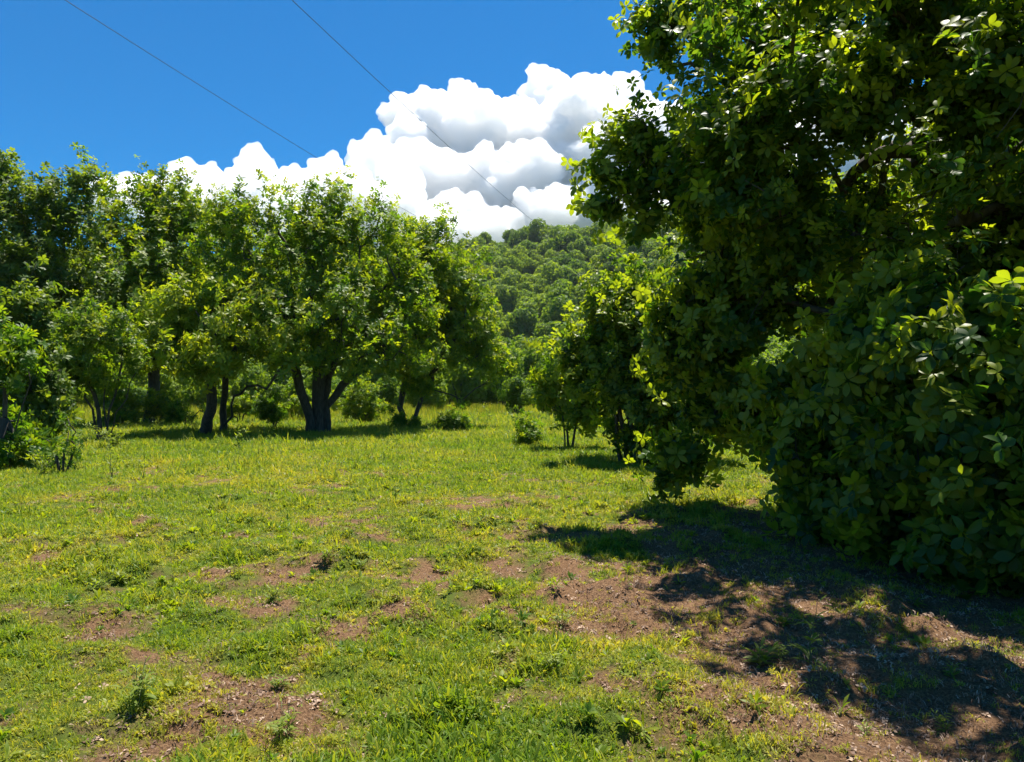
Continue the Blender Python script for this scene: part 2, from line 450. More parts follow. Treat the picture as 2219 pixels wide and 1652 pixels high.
def tree(name, label, cat, base, stems, lobes, ntips, col, seed, rootr, leaves=7, shootlen=.7, upw=.5, out_w=.6, scl=(.8, 1.2),
         spread=.16, tint=(.25, .18), young=.25, limb_min=.06, seg=.6, shell=.55, group=None, twig=.007, minr=0.0, singles=None, droop=0.0, arch=.12, mask=None, clump=1.6, spikes=.9, shade_big=False, layered=False, gapthr=.40):
    rg = np.random.default_rng(seed)
    base = np.array(base, float)
    tips, dirs = sample_lobes(lobes, ntips, rg, shell)
    small = np.zeros(len(tips), bool)
    for l in lobes:
        if l[3] < .3: small |= np.linalg.norm(tips - np.array(l[:3]), axis=1) < l[3] * 1.1
    gap = fbm(tips[:, 0] * .9 + tips[:, 2] * .8 + seed, tips[:, 2] * 1.1 - tips[:, 1] * .7, clump, seed, 2)
    if layered:
        gap = fbm(tips[:, 0] * .5 + seed, tips[:, 2] * 1.5 + .25 * tips[:, 0] + tips[:, 1] * .55, clump, seed, 2)
        gap = np.where(tips[:, 2] < 1.8, gap + .08, gap)
    zz = np.quantile(tips[:, 2], .62); up_ = (tips[:, 2] > zz) & (rg.random(len(tips)) < .16)
    tips[up_, 2] += rg.uniform(.2, 1, up_.sum()) * spikes; tips[up_, :2] += dirs[up_, :2] * spikes * .25
    keep = (tips[:, 2] > ground_z(tips[:, 0], tips[:, 1]) + .12) & ((gap > gapthr) | up_ | (small & layered))
    if mask is not None: keep &= mask(tips)
    tips = tips[keep]; dirs = dirs[keep]
    A, par, tipidx, nstem = grow(stems, tips, rg, seg=seg, arch=arch)
    r, kids = tubes(A, par, twig, rootr, nstem)
    root = thing(name, label, cat, tuple(base), group)
    parts, trunkids = tube_parts(A, par, r, kids, limb_min, ground=base[2], minr=minr)
    inv = -base
    ti = [k for k in parts if k in trunkids]
    for k in parts:
        V, Fc = parts[k]
        link('trunk' if k in trunkids else 'limb', mesh_from('trunk' if k in trunkids else 'limb', np.array(V) + inv, Fc, BARK), root)
    # shoots
    ctr = np.average(np.array([l[:3] for l in lobes]), axis=0, weights=[l[3] ** 2 for l in lobes])
    tp = np.array([A[i] for i, _ in tipidx]); pp = np.array([A[par[i]] for i, _ in tipidx]); dd = np.array([dirs[o] for _, o in tipidx])
    sd = tp - pp; sd /= np.maximum(np.linalg.norm(sd, axis=1, keepdims=True), 1e-6)
    D = sd * .5 + dd * out_w; D[:, 2] += upw - droop * np.clip(1 - (tp[:, 2] - base[2]) / 4.0, 0, 1)
    D /= np.linalg.norm(D, axis=1, keepdims=True)
    n = len(tp); k = leaves
    t = np.tile((np.arange(k) + .0) / k, n) * rg.uniform(.7, 1.1, n * k)
    base_t = rg.normal(0, 1, n)
    P = np.repeat(tp, k, 0) + np.repeat(D, k, 0) * ((.35 - t) * shootlen)[:, None] + rg.normal(size=(n * k, 3)) * spread
    DD = np.repeat(D, k, 0) * 1.0 + rg.normal(size=(n * k, 3)) * .55
    tn = tint[0] + tint[1] * .6 * np.repeat(base_t, k) + tint[1] * .5 * rg.normal(size=n * k) + young * (t < .2)
    keep = P[:, 2] > ground_z(P[:, 0], P[:, 1]) + .05
    P, DD, tn = P[keep], DD[keep], tn[keep]
    if mask is not None:
        kk = mask(P); P, DD, tn = P[kk], DD[kk], tn[kk]
    M = mats_from_dir(DD, rg.uniform(0, 6.28, len(P))); sc = rg.uniform(*scl, len(P)); idx = rg.integers(0, 4, len(P))
    if shade_big: sc *= 1.12 - .035 * np.clip(P[:, 2], 0, 8)
    if singles:
        # the shoots that show largest become single leaves: nearest shoot in each cell of the view
        px = 1109.5 + P[:, 0] / P[:, 1] * F; py = HORIZON - (P[:, 2] - EYE) / P[:, 1] * F
        cell = {}
        for q in np.argsort(P[:, 1]):
            if 0 < px[q] < 2219 and 0 < py[q] < 1652 and P[q, 1] > 1:
                cell.setdefault((int(px[q] / singles), int(py[q] / singles)), q)
        pick = sorted(cell.values(), key=lambda q: P[q, 1] / sc[q]); cnt = 0; used = []
        for q in pick:
            info = I_DARK[idx[q]]
            if cnt + len(info) > 300: break
            used.append(q)
            Mq = Matrix(M[q].tolist()).to_4x4(); Mq.translation = Vector(P[q] + inv)
            for (ml, off, s) in info:
                lo = bpy.data.objects.new('leaf', LEAF_VARIANTS[rg.integers(0, 4)]); COL.objects.link(lo); lo.parent = root
                ml4 = Matrix(ml.tolist()).to_4x4(); ml4.translation = Vector(off)
                lo.matrix_basis = Mq @ Matrix.Scale(sc[q], 4) @ ml4 @ Matrix.Scale(s, 4); cnt += 1
        kk = np.ones(len(P), bool); kk[used] = False
        P, M, sc, idx, tn = P[kk], M[kk], sc[kk], idx[kk], tn[kk]
    scatter('foliage', col, P + inv, M, sc, idx, np.clip(tn, 0, .95), root)
    return root

def lob(lst, d, k=1.0):
    """(px, py, r metres[, d offset]) -> world balls"""
    o = []
    for q in lst:
        dd = d + (q[3] if len(q) > 3 else 0); o.append((*at(q[0], q[1], dd), q[2] * k))
    return o
def gp(px, d):
    x = at(px, HORIZON, d)[0]; return np.array([x, d, float(ground_z(x, d)) - .05])
def path(*pts): return [np.array(p, float) for p in pts]
def resample(pts, step=.5):
    out = [pts[0]]
    for a, b in zip(pts[:-1], pts[1:]):
        m = max(1, int(np.linalg.norm(b - a) / step)); out += [a + (b - a) * k / m for k in range(1, m + 1)]
    return out
def stem(base, *rest, j=.05, seed=0):
    rg = np.random.default_rng(seed); p = resample([base] + [np.array(q, float) for q in rest])
    return [p[0]] + [q + rg.normal(size=3) * j for q in p[1:]]

# big spreading tree, left of centre
d = 32.0; b = gp(690, d)
tree('broadleaf_tree', 'big spreading tree with thick forked trunk in the middle of the lawn', 'tree', b,
     [stem(b, at(692, 870, d), at(690, 800, d), at(682, 740, d), at(670, 640, d + .3), seed=1, j=.04),
      stem(b + [.35, .1, 0], at(712, 885, d), at(742, 835, d - .3), at(790, 795, d - .4), at(860, 750, d - .4), seed=2, j=.05),
      stem(b + [.1, .3, 0], at(700, 870, d), at(712, 820, d + .6), at(725, 760, d + 1), at(765, 680, d + 1), seed=22, j=.05),
      stem(b + [-.3, 0, 0], at(668, 885, d - .2), at(655, 840, d - .6), at(632, 800, d - .8), at(590, 755, d - 1), seed=3, j=.05),
      stem(b + [-.35, -.2, 0], at(650, 880, d - .6), at(610, 858, d - 1.2), at(575, 850, d - 1.6), seed=23, j=.05)],
     lob([(690, 600, 2.9), (600, 560, 2.3), (790, 590, 2.3), (560, 680, 1.9, -1), (850, 660, 2.1), (700, 480, 1.5), (805, 500, 1.35),
          (550, 470, 1.3), (640, 470, 1.2), (640, 690, 2.2, -2.5), (760, 700, 2.2, -2), (880, 740, 1.6), (700, 620, 3, 3), (560, 600, 2.4, 2.5), (830, 430, .35), (735, 415, .45),
          (580, 420, .5), (500, 480, 1.0), (500, 560, 1.6), (900, 650, 1.3), (480, 640, 1.4)], d, 1.1),
     1900, C_OLIVE, 11, .26, leaves=9, shootlen=.95, upw=.75, tint=(.38, .2))
d = 37.0; b = gp(880, d - 1)
tree('broadleaf_tree', 'tree on two slim leaning trunks, at the right end of the left tree row', 'tree', b,
     [stem(b, at(868, 880, d), at(875, 840, d), at(890, 790, d), seed=4), stem(b + [.35, .1, 0], at(905, 885, d), at(918, 860, d), at(950, 800, d), seed=5)],
     lob([(920, 620, 2.4), (980, 620, 2.0), (960, 540, 1.2), (900, 540, 1.3), (1010, 700, 1.6), (920, 740, 2.2), (1000, 780, 1.6), (940, 820, 1.0), (1050, 790, 1.1),
          (985, 510, .45), (1080, 790, .5), (870, 720, 1.6), (1040, 740, 1.1), (1060, 830, .7), (1015, 600, 1.1), (940, 690, 2.5, 2.5), (990, 840, .8), (1000, 560, .9), (900, 830, 1.0)], d, 1.1),
     1350, C_OLIVE, 12, .15, leaves=9, shootlen=.95, upw=.6, tint=(.36, .2))
# bright tree in front of it
d = 30.0; b = gp(482, d + 2)
tree('broadleaf_tree', 'low spreading tree with bright yellow-green leaves over two dark trunks', 'tree', b,
     [stem(b, at(482, 870, d + 1.6), at(490, 820, d + 1), at(500, 780, d), seed=6), stem(b + [-.45, -.7, 0], at(460, 870, d), at(455, 810, d), at(430, 770, d), seed=7),
      stem(b + [.2, 0, 0], at(505, 860, d + 1), at(540, 835, d), at(575, 840, d - 1), seed=26)],
     lob([(480, 690, 1.3), (420, 680, 1.2), (540, 700, 1.2), (360, 680, 1.0), (400, 740, 1.3, -1), (500, 740, 1.3, -1.5), (600, 750, .9, -1.5), (340, 740, 1.0), (300, 770, .7),
          (440, 780, 1.0, -1.5), (560, 690, .8), (510, 650, .7), (450, 700, 1.8, 2), (370, 660, .8), (630, 760, .4, -1.5), (560, 780, .7, -1)], d),
     680, C_LIME, 13, .2, leaves=7, shootlen=.8, upw=.3, tint=(.5, .2), droop=0)
d = 27.0; b = gp(226, d)
tree('small_tree', 'small vase-shaped tree with many thin stems fanning from its foot at left', 'tree', b,
     [stem(b + [k * .07, 0, 0], at(226 + k * 12, 890, d), at(226 + k * 30, 830, d), at(226 + k * 40, 780, d + .2), seed=30 + k) for k in (-2, -1, 0, 1, 2)],
     lob([(200, 760, 1.1), (150, 770, .9), (260, 770, .9), (190, 710, .7), (240, 800, .8), (120, 810, .7), (285, 810, .5), (170, 820, .6), (150, 720, .5), (240, 720, .5), (140, 880, .35), (290, 870, .3)], d),
     380, C_SMALL, 14, .075, leaves=8, shootlen=.8, upw=.7, tint=(.30, .2), spread=.14, scl=(.9, 1.5))
d = 40.0; b = gp(330, d)
tree('broadleaf_tree', 'tall tree behind the left row with upright tufted shoots on its skyline', 'tree', b,
     [stem(b, at(330, 700, d), at(330, 600, d), seed=8)],
     lob([(330, 560, 3.6), (230, 590, 2.8), (420, 560, 2.8), (290, 480, 1.8), (370, 470, 1.7), (430, 460, 1.3), (340, 420, .8), (390, 400, .7), (290, 400, .6),
          (260, 360, .3), (285, 345, .3), (210, 430, .8), (200, 365, .3), (240, 400, .5), (345, 385, .4), (440, 420, .5), (350, 680, 3.5), (220, 700, 2.5), (460, 520, 1.6), (480, 450, .6), (310, 660, 3.5, -2)], d),
     1450, C_OLIVE, 15, .3, leaves=8, shootlen=1.3, upw=1.0, scl=(1.0, 1.5), tint=(.36, .2))
d = 36.0; b = gp(60, d)
tree('broadleaf_tree', 'tall blue-green tree at the far left edge of the tree row', 'tree', b,
     [stem(b, at(60, 750, d), at(60, 640, d), seed=9)],
     lob([(40, 560, 3.0), (-60, 520, 3.2), (120, 560, 2.4), (90, 450, 1.6), (150, 440, 1.3), (20, 420, 1.6), (-40, 400, 1.6), (0, 355, .5), (80, 380, .6), (50, 660, 3.0), (150, 650, 2.4),
          (130, 390, .5), (180, 390, .4), (180, 500, 1.3), (10, 370, .5), (-80, 680, 3)], d),
     1150, C_BLUE, 16, .3, leaves=8, shootlen=1.1, upw=.8, scl=(1.0, 1.5), tint=(.30, .2))
# dense shrub at the left edge
d = 16.0; b = gp(10, d)
tree('shrub', 'dense dark shrub reaching the ground at the left edge of the lawn', 'shrub', b,
     [stem(b + [.1 * k, 0, 0], at(10 + k * 35, 900, d), at(10 + k * 60, 820, d), seed=40 + k) for k in (-1, 0, 1)],
     lob([(0, 790, .8), (-60, 820, 1.0), (50, 850, .6), (20, 930, .8), (60, 950, .5), (-40, 950, 1.0), (30, 760, .35), (70, 900, .35), (90, 990, .28), (10, 1000, .5)], d),
     420, C_SMALL, 17, .09, leaves=7, shootlen=.4, upw=.35, spread=.09, tint=(.18, .2), scl=(.9, 1.4), seg=.35)
d = 22.0; b = gp(70, d)
tree('shrub', 'leafy green shrub between the left edge and the vase-shaped tree', 'shrub', b,
     [stem(b + [.1 * k, 0, 0], at(70 + k * 35, 880, d), at(70 + k * 60, 800, d), seed=44 + k) for k in (-1, 0, 1)],
     lob([(60, 780, .9), (0, 720, 1.1), (90, 840, .8), (40, 880, .9), (110, 900, .6), (-50, 800, 1.3), (60, 700, .6), (120, 930, .35), (20, 650, .7)], d),
     420, C_BLUE, 18, .10, leaves=7, shootlen=.5, upw=.5, spread=.12, tint=(.30, .2), seg=.45)

# right hand side: bushy tree to the ground
d = 18.0; b = gp(1370, d)
tree('bushy_tree', 'bushy tree with foliage down to the grass beside the large right tree', 'tree', b,
     [stem(b + [.12 * k, .1 * abs(k), 0], at(1370 + k * 20, 900, d), at(1380 + k * 50, 800, d), seed=50 + k) for k in (-2, -1, 0, 1, 2)],
     lob([(1400, 700, 1.1), (1340, 680, .7), (1460, 680, 1.0), (1300, 740, .7), (1350, 800, 1.0), (1260, 790, .5), (1300, 870, .9), (1290, 940, .6), (1400, 850, 1.2), (1400, 940, .8),
          (1230, 850, .45), (1480, 800, 1.2), (1420, 620, .6), (1340, 630, .35), (1480, 940, .7), (1380, 760, 1.5, 1.2), (1330, 965, .3), (1270, 960, .3), (1500, 720, 1.3, 1), (1460, 860, 1.2, 1), (1260, 900, .45, -.3), (1250, 960, .3, -.3), (1350, 960, .6, -.5), (1420, 900, .8, -.6), (1230, 760, .35), (1310, 660, .4), (1335, 975, .38, -.6), (1385, 975, .4, -.8), (1430, 965, .45, -.6), (1290, 970, .3, -.3), (1250, 985, .2)], d, 1.06),
     1700, C_DARK, 19, .10, leaves=7, shootlen=.6, upw=.7, spread=.09, tint=(.42, .22), young=.35, seg=.45, singles=14, scl=(.85, 1.25), limb_min=.04)
d = 23.0; b = gp(1232, d)
tree('shrub', 'airy pale green shrub leaning left from behind the bushy tree', 'shrub', b,
     [stem(b + [.1 * k, 0, 0], at(1232 + k * 18, 900, d), at(1232 + k * 40, 840, d), seed=56 + k) for k in (-1, 0, 1)],
     lob([(1220, 830, .55), (1180, 820, .4), (1260, 800, .6), (1230, 780, .4), (1250, 870, .5), (1190, 860, .35), (1280, 900, .5), (1230, 905, .35), (1265, 935, .35), (1290, 860, .6)], d),
     330, C_OLIVE, 20, .035, leaves=5, shootlen=.4, upw=.35, spread=.1, tint=(.45, .2), seg=.4)

# the large tree at right
b = np.array([6.1, 10.4, float(ground_z(6.1, 10.4)) - .05])
big = lob([(1580, 60, 1.0, 0), (1500, 60, .55, .5), (1440, 40, .28), (1420, 90, .18), (1480, 150, .45, .3), (1700, 80, 1.0, -.3), (1620, 200, .8, -.6), (1500, 220, .4), (1550, 300, .75), (1450, 300, .38), (1380, 300, .22),
           (1450, 380, .48), (1370, 385, .26), (1330, 370, .2), (1310, 365, .12), (1400, 445, .36), (1330, 445, .2), (1300, 440, .16), (1275, 440, .1), (1350, 300, .14), (1390, 70, .16), (1370, 490, .2), (1520, 430, .6), (1640, 390, .7, -1.2), (1750, 250, .8, -1.7),
           (1850, 110, .9, -1.0), (1750, 500, .6, -1), (2050, 60, 1.0, -1.0), (2180, 200, .8, -2.2), (2150, 330, .7, -3), (1880, 190, .5, -1.8), (2080, 240, .5, -2), (1560, 330, .5, -1.2), (1480, 400, .4, -.8), (1880, 480, .55, .5), (1560, 560, .75, .5), (1700, 600, 1.0), (1850, 650, 1.1, -.3),
           (1560, 700, .9, .8), (1480, 680, .45, 1), (1650, 760, 1.0, .3), (2080, 560, 1.0, -2), (2200, 480, 1.0, -2.6), (1800, 800, 1.0, -1), (1480, 790, .55, 1), (1440, 760, .25, 1), (1460, 900, .42, 1), (1440, 990, .26, 1),
           (1440, 1050, .14, 1), (1500, 850, .4, 1), (1950, 800, 1.1, -2.2), (2100, 780, 1.1, -3), (2200, 900, 1.1, -3.4), (1780, 930, .65, -1), (1680, 880, .5, 0), (1900, 980, .9, -2.2), (1800, 1040, .6, -1.5),
           (2050, 1050, .85, -3), (2180, 1120, .7, -3.5), (1950, 1110, .5, -2.8), (2120, 1190, .35, -3.7), (2200, 1220, .3, -3.8), (1850, 1120, .4, -2), (1760, 1110, .3, -1.4), (1700, 960, .3, -.6),
           (1500, 1000, .2, 1), (2260, 1150, .7, -3.6), (2300, 700, 1.4, -3), (2100, 650, 1.4, 1.5), (2330, 300, 1.2, -2), (1930, 700, 1.4, 2), (2180, 130, 1.2, 1), (1980, 560, .6, 0), (2080, 350, .5, -.3), (1600, 820, .7, .8), (1560, 900, .4, 1), (1660, 880, .5, .3), (1720, 800, .8, .3), (1620, 620, .8, .7), (1700, 700, .9, .6), (1520, 620, .5, 1), (1560, 490, .5, .8), (1850, 560, .8, .6), (1500, 720, .5, .8), (1780, 860, .7, 0), (1560, 760, .6, 1), (1850, 960, .7, -.8), (2000, 950, .9, -1.5), (1650, 480, .6, -.2), (1750, 430, .6, -.4), (1850, 440, .5, 0), (1600, 450, .5, 0), (1700, 540, .6, .2), (1880, 40, .8, -1.4), (2120, 20, .9, -1.8), (2150, 120, .6, -2.4), (1950, 60, .6, -1.8)], 10.0)
big += [(2.9, 6.6, 5.9, .7), (3.5, 5.7, 5.9, .8), (4.6, 5.4, 6.0, .9), (2.5, 7.6, 6.0, .55), (3.9, 4.7, 5.9, .7), (4.4, 4.1, 6.0, .7), (5.4, 4.2, 6.1, .9), (2.2, 8.2, 5.9, .5), (3.1, 7.2, 6.0, .5), (8.6, 8.0, 5.6, 1.5), (7.4, 12, 4.6, 1.6), (7.0, 13, 3.8, 2.0), (8.9, 9.5, 5.0, 1.8), (9.5, 11.5, 4, 2.2),
        (8.5, 7, 3.5, 1.8), (9.5, 9, 3.5, 2), (8.5, 12, 3.5, 2.2)]
def big_mask(P):
    px = 1109.5 + P[:, 0] / P[:, 1] * F; py = HORIZON - (P[:, 2] - EYE) / P[:, 1] * F
    hole = (((px - 1940) / 100) ** 2 + ((py - 330) / 75) ** 2 < 1) | (((px - 1600) / 70) ** 2 + ((py - 985) / 60) ** 2 < 1)
    return ~hole
tree('large_tree', 'huge dark leafy tree filling the right side, its branches hanging to the ground', 'tree', b,
     [stem(b, at(2075, 700, 10.4), at(2060, 430, 10.2), at(2010, 330, 10.0), at(1960, 200, 9.9), seed=60, j=.03),
      stem(b + [0, -.1, .9], at(1990, 550, 10.1), at(1830, 505, 10), at(1650, 440, 10), seed=61, j=.03),
      stem(b + [0, -.1, .5], at(1990, 720, 10), at(1800, 680, 9.6), at(1620, 660, 10.2), seed=62, j=.03),
      stem(b + [.1, -.2, .4], (6.0, 8.8, 2.2), (5.6, 7.4, 2.4), seed=63, j=.03),
      stem(b + [.1, .1, .6], (7.6, 10.5, 4), (8.4, 10.6, 5.6), seed=64, j=.03),
      stem(at(2035, 390, 10.1), at(1990, 330, 9.9), at(1930, 325, 9.7), at(1880, 345, 9.6), seed=65, j=.02)],
     big, 9800, C_DARK, 21, .22, leaves=7, shootlen=.75, upw=.75, out_w=.75, spread=.075, tint=(.34, .22), young=.42, seg=.45, singles=60, clump=1.0, spikes=.4, shade_big=True, layered=True, gapthr=.47,
     scl=(.75, 1.15), limb_min=.035, droop=1.0, arch=.1, shell=.5)

# ------------------------------------------------------------------ far trees
def far_tree_mesh(name, seed, rad, h, nf, size, mat, squash=.8):
    rg = np.random.default_rng(seed)
    nl = 16; lob_ = []
    for k in range(nl):
        a = rg.uniform(0, 6.28); q = rg.random() ** .5 * rad * .62; z = h - rad * .35 - rg.random() * (h * .55) - q * .45
        lob_.append((q * math.cos(a), q * math.sin(a), max(z, rad * .25), rad * rg.uniform(.26, .48)))
    P, D = sample_lobes(lob_, nf, rg, .85)
    keep = P[:, 2] > .1; P, D = P[keep], D[keep]; n = len(P)
    Nn = D + rg.normal(size=(n, 3)) * .45; M = mats_from_dir(Nn, rg.uniform(0, 6.28, n)); s = size * rg.uniform(.6, 1.3, n)
    q = np.array([(-.5, 0, 0), (0, -.32, .1), (.55, 0, 0), (0, .32, .1)])
    V = (np.einsum('nij,kj->nki', M, q) * s[:, None, None] + P[:, None]).reshape(-1, 3)
    Fc = np.arange(n * 4).reshape(-1, 4)
    tn = np.repeat(.25 + .3 * fbm(P[:, 0] * 1.3 + seed * 7, P[:, 2] * 1.3, rad * .5, seed, 2) + rg.normal(size=n) * .08, 4)
    return mesh_from(name, V, Fc, mat, attrs={'lr': ('FLOAT', np.repeat(rg.random(n), 4)), 'tint': ('FLOAT', np.clip(tn, 0, 1))}, smooth=False)
FAR = [far_tree_mesh('hillside_tree', 100 + k, 4.6, 7.5 + (k % 3), 5200, .62, L_FAR) for k in range(6)]
rg = np.random.default_rng(55)
# candidates over the hill; the ones in view of the clearing are single trees, the remainder one mass
cand = []
yy = 150.0
while yy < 560:
    step = 11.5 + yy * .008
    xx = -yy * 1.1 - 10
    while xx < yy * 1.15:
        x_, y_ = xx + rg.uniform(-2.6, 2.6), yy + rg.uniform(-2.6, 2.6); cand.append((x_, y_)); xx += step
    yy += step * .8
cand = np.array(cand); cz = hill_z(cand[:, 0], cand[:, 1]); cpx = 1109.5 + cand[:, 0] / cand[:, 1] * F
view = np.where((cpx > 985) & (cpx < 1420) & (cand[:, 1] < 512))[0]
# keep those that show most: on each bearing, skip trees sunk behind the ones in front
show = sorted(view, key=lambda q: cand[q, 1])[:300] if len(view) <= 300 else None
if show is None:
    vis = []; horizon_at = {}
    for q in sorted(view, key=lambda q: cand[q, 1]):
        k0 = int(cpx[q] / 12); el = (cz[q] + 9 - EYE) / cand[q, 1]
        gain = el - horizon_at.get(k0, -1)
        if gain > 0.0: vis.append((gain * 1.0, q))
        for kk in (k0 - 1, k0, k0 + 1): horizon_at[kk] = max(horizon_at.get(kk, -1), el)
    vis.sort(reverse=True); show = [q for _, q in vis[:290]]
show = set(show)
for q in sorted(show):
    o = bpy.data.objects.new('hillside_tree', FAR[rg.integers(0, 6)]); COL.objects.link(o)
    o.location = (cand[q, 0], cand[q, 1], cz[q]); o.rotation_euler = (0, 0, rg.uniform(0, 6.28)); s = rg.uniform(1.3, 2.4) * (1.25 if rg.random() < .15 else 1); o.scale = (s, s, s * rg.uniform(.85, 1.15))
    o['label'] = 'round green tree crown in the dense wood that covers the far hill'; o['category'] = 'tree'; o['group'] = 'trees on the far wooded hill'
C_FAR = proto_collection('woodland', FAR)
rest = np.array([q for q in range(len(cand)) if q not in show]); m = len(rest)
Mz = mats_from_dir(np.tile([[0, 0, 1.]], (m, 1)), rg.uniform(0, 6.28, m))
scatter('woodland', C_FAR, np.stack([cand[rest, 0], cand[rest, 1], cz[rest]], 1), Mz, rg.uniform(1.4, 2.4, m), rg.integers(0, 6, m), np.zeros(m))

# trees and bushes between the lawn and the hill
MIDM = [far_tree_mesh('foliage', 200 + k, 2.6, 4.6 + .5 * (k % 3), 5200, .34, L_FAR) for k in range(5)]
def mid_tree(px, d, s, k, label, name='background_tree', cat='tree', group=None, trunk=True):
    b = gp(px, d); t = thing(name, label, cat, tuple(b), group)
    f = link('foliage', MIDM[k], t, kind='stuff'); f.scale = (s, s, s); f.location = (0, 0, .25 * s); f.rotation_euler = (0, 0, px * .37)
    if trunk:
        V, Fc = [], []
        for sx in (-1, 0, 1):
            for q in range(5):
                for a in range(5):
                    an = a * 1.2566; rr = (.11 - .018 * q) * s; V.append((sx * .16 * q * s + rr * math.cos(an), .06 * sx * q * s + rr * math.sin(an), q * .55 * s))
            b0 = len(V) - 25
            for q in range(4):
                for a in range(5): Fc.append((b0 + q * 5 + a, b0 + q * 5 + (a + 1) % 5, b0 + q * 5 + 5 + (a + 1) % 5, b0 + q * 5 + 5 + a))
        link('trunk', mesh_from('trunk', V, Fc, BARK), t)
    return t
mids = []
for (dd, st, s0) in ((112, 60, 1.7), (88, 74, 1.35), (70, 100, 1.0)):
    p0 = -160
    while p0 < 2500:
        mids.append((p0 + rg.uniform(-25, 25), dd + rg.uniform(-6, 6), s0 * rg.uniform(.75, 1.2))); p0 += st
for px, dd, s in mids:
    if dd < 80 and 1010 < px < 1230: continue
    mid_tree(px, dd, s, int(rg.integers(0, 5)), 'green tree in the belt of trees between the lawn and the hill', group='belt of trees behind the lawn')
mid_tree(1120, 62, .75, 1, 'greyish bush in the gap between the tree row and the right trees', 'bush', 'bush')
mid_tree(1205, 56, .95, 2, 'tall pale bush just left of the right trees, far down the clearing', 'bush', 'bush')

def ball_bush(name, label, px, d, lobes, n, mat_col, seed, tint=.2, scl=(.8, 1.2), k=6, rootr=.05, cat='bush'):
    b = gp(px, d)
    return tree(name, label, cat, b, [stem(b + [.05 * q, 0, 0], b + [.2 * q, .05, .5 + .1 * q], seed=seed * 3 + q, j=.02) for q in (-1, 0, 1)],
                lob(lobes, d), n, mat_col, seed, rootr, leaves=k, shootlen=.35, upw=.45, spread=.08, tint=(tint, .18), scl=scl, seg=.3, limb_min=.02, arch=.05)
ball_bush('round_bush', 'round dense bush standing right of the thick forked trunk', 785, 44, [(785, 865, .9), (760, 880, .7), (815, 885, .7), (785, 845, .6), (785, 895, .7)], 260, C_SMALL, 301, .34)
ball_bush('dark_bush', 'dark bush in shade between the two dark trunks and the thick trunk', 592, 36, [(592, 870, .6), (570, 885, .5), (612, 885, .5), (590, 895, .5)], 170, C_SMALL, 302, .08)
ball_bush('low_bush', 'low dark bush in shade under the right end of the tree row', 985, 33, [(985, 912, .3), (1010, 918, .25), (960, 918, .25)], 110, C_SMALL, 303, .12)
ball_bush('low_bush', 'low bush at the foot of the two slim leaning trunks', 875, 35, [(865, 915, .25), (897, 918, .2)], 90, C_SMALL, 304, .2)
ball_bush('low_bush', 'shaded bush behind the trunk of the yellow-green tree', 410, 38, [(410, 885, .7), (380, 895, .5), (440, 895, .5)], 130, C_SMALL, 305, .2)
for q_, (a_, b_, c_) in enumerate(((340, 900, 39), (520, 890, 43), (640, 890, 46), (250, 890, 37), (700, 880, 52))):
    ball_bush('low_bush', ('yellow-green low bush under the left tree row, seen between vase-shaped tree and dark trunks', 'low bush seen just right of the two dark trunks', 'pale low bush seen left of the thick forked trunk',
              'low bush showing right behind the vase-shaped tree', 'distant low bush behind the thick forked trunk')[q_],
              a_, c_, [(a_, b_ - 12, .55 if a_ > 400 else .95), (a_ - 24, b_, .45 if a_ > 400 else .8), (a_ + 26, b_ - 4, .45 if a_ > 400 else .8)], 150 if a_ > 400 else 260, C_SMALL, 320 + q_, .42)
ball_bush('wispy_bush', 'small dark wispy bush at the left front of the lawn', 138, 15.2, [(138, 1000, .28), (150, 970, .2), (120, 1020, .25), (160, 1030, .22)], 120, C_SMALL, 306, .12, scl=(.35, .6), k=5, rootr=.03)
ball_bush('upright_bush', 'upright dark bush alone on the lawn in the clearing gap', 1143, 24.5, [(1143, 945, .4), (1140, 920, .22), (1155, 955, .28), (1135, 958, .28)], 110, C_SMALL, 307, .22, scl=(.6, .9), k=5)

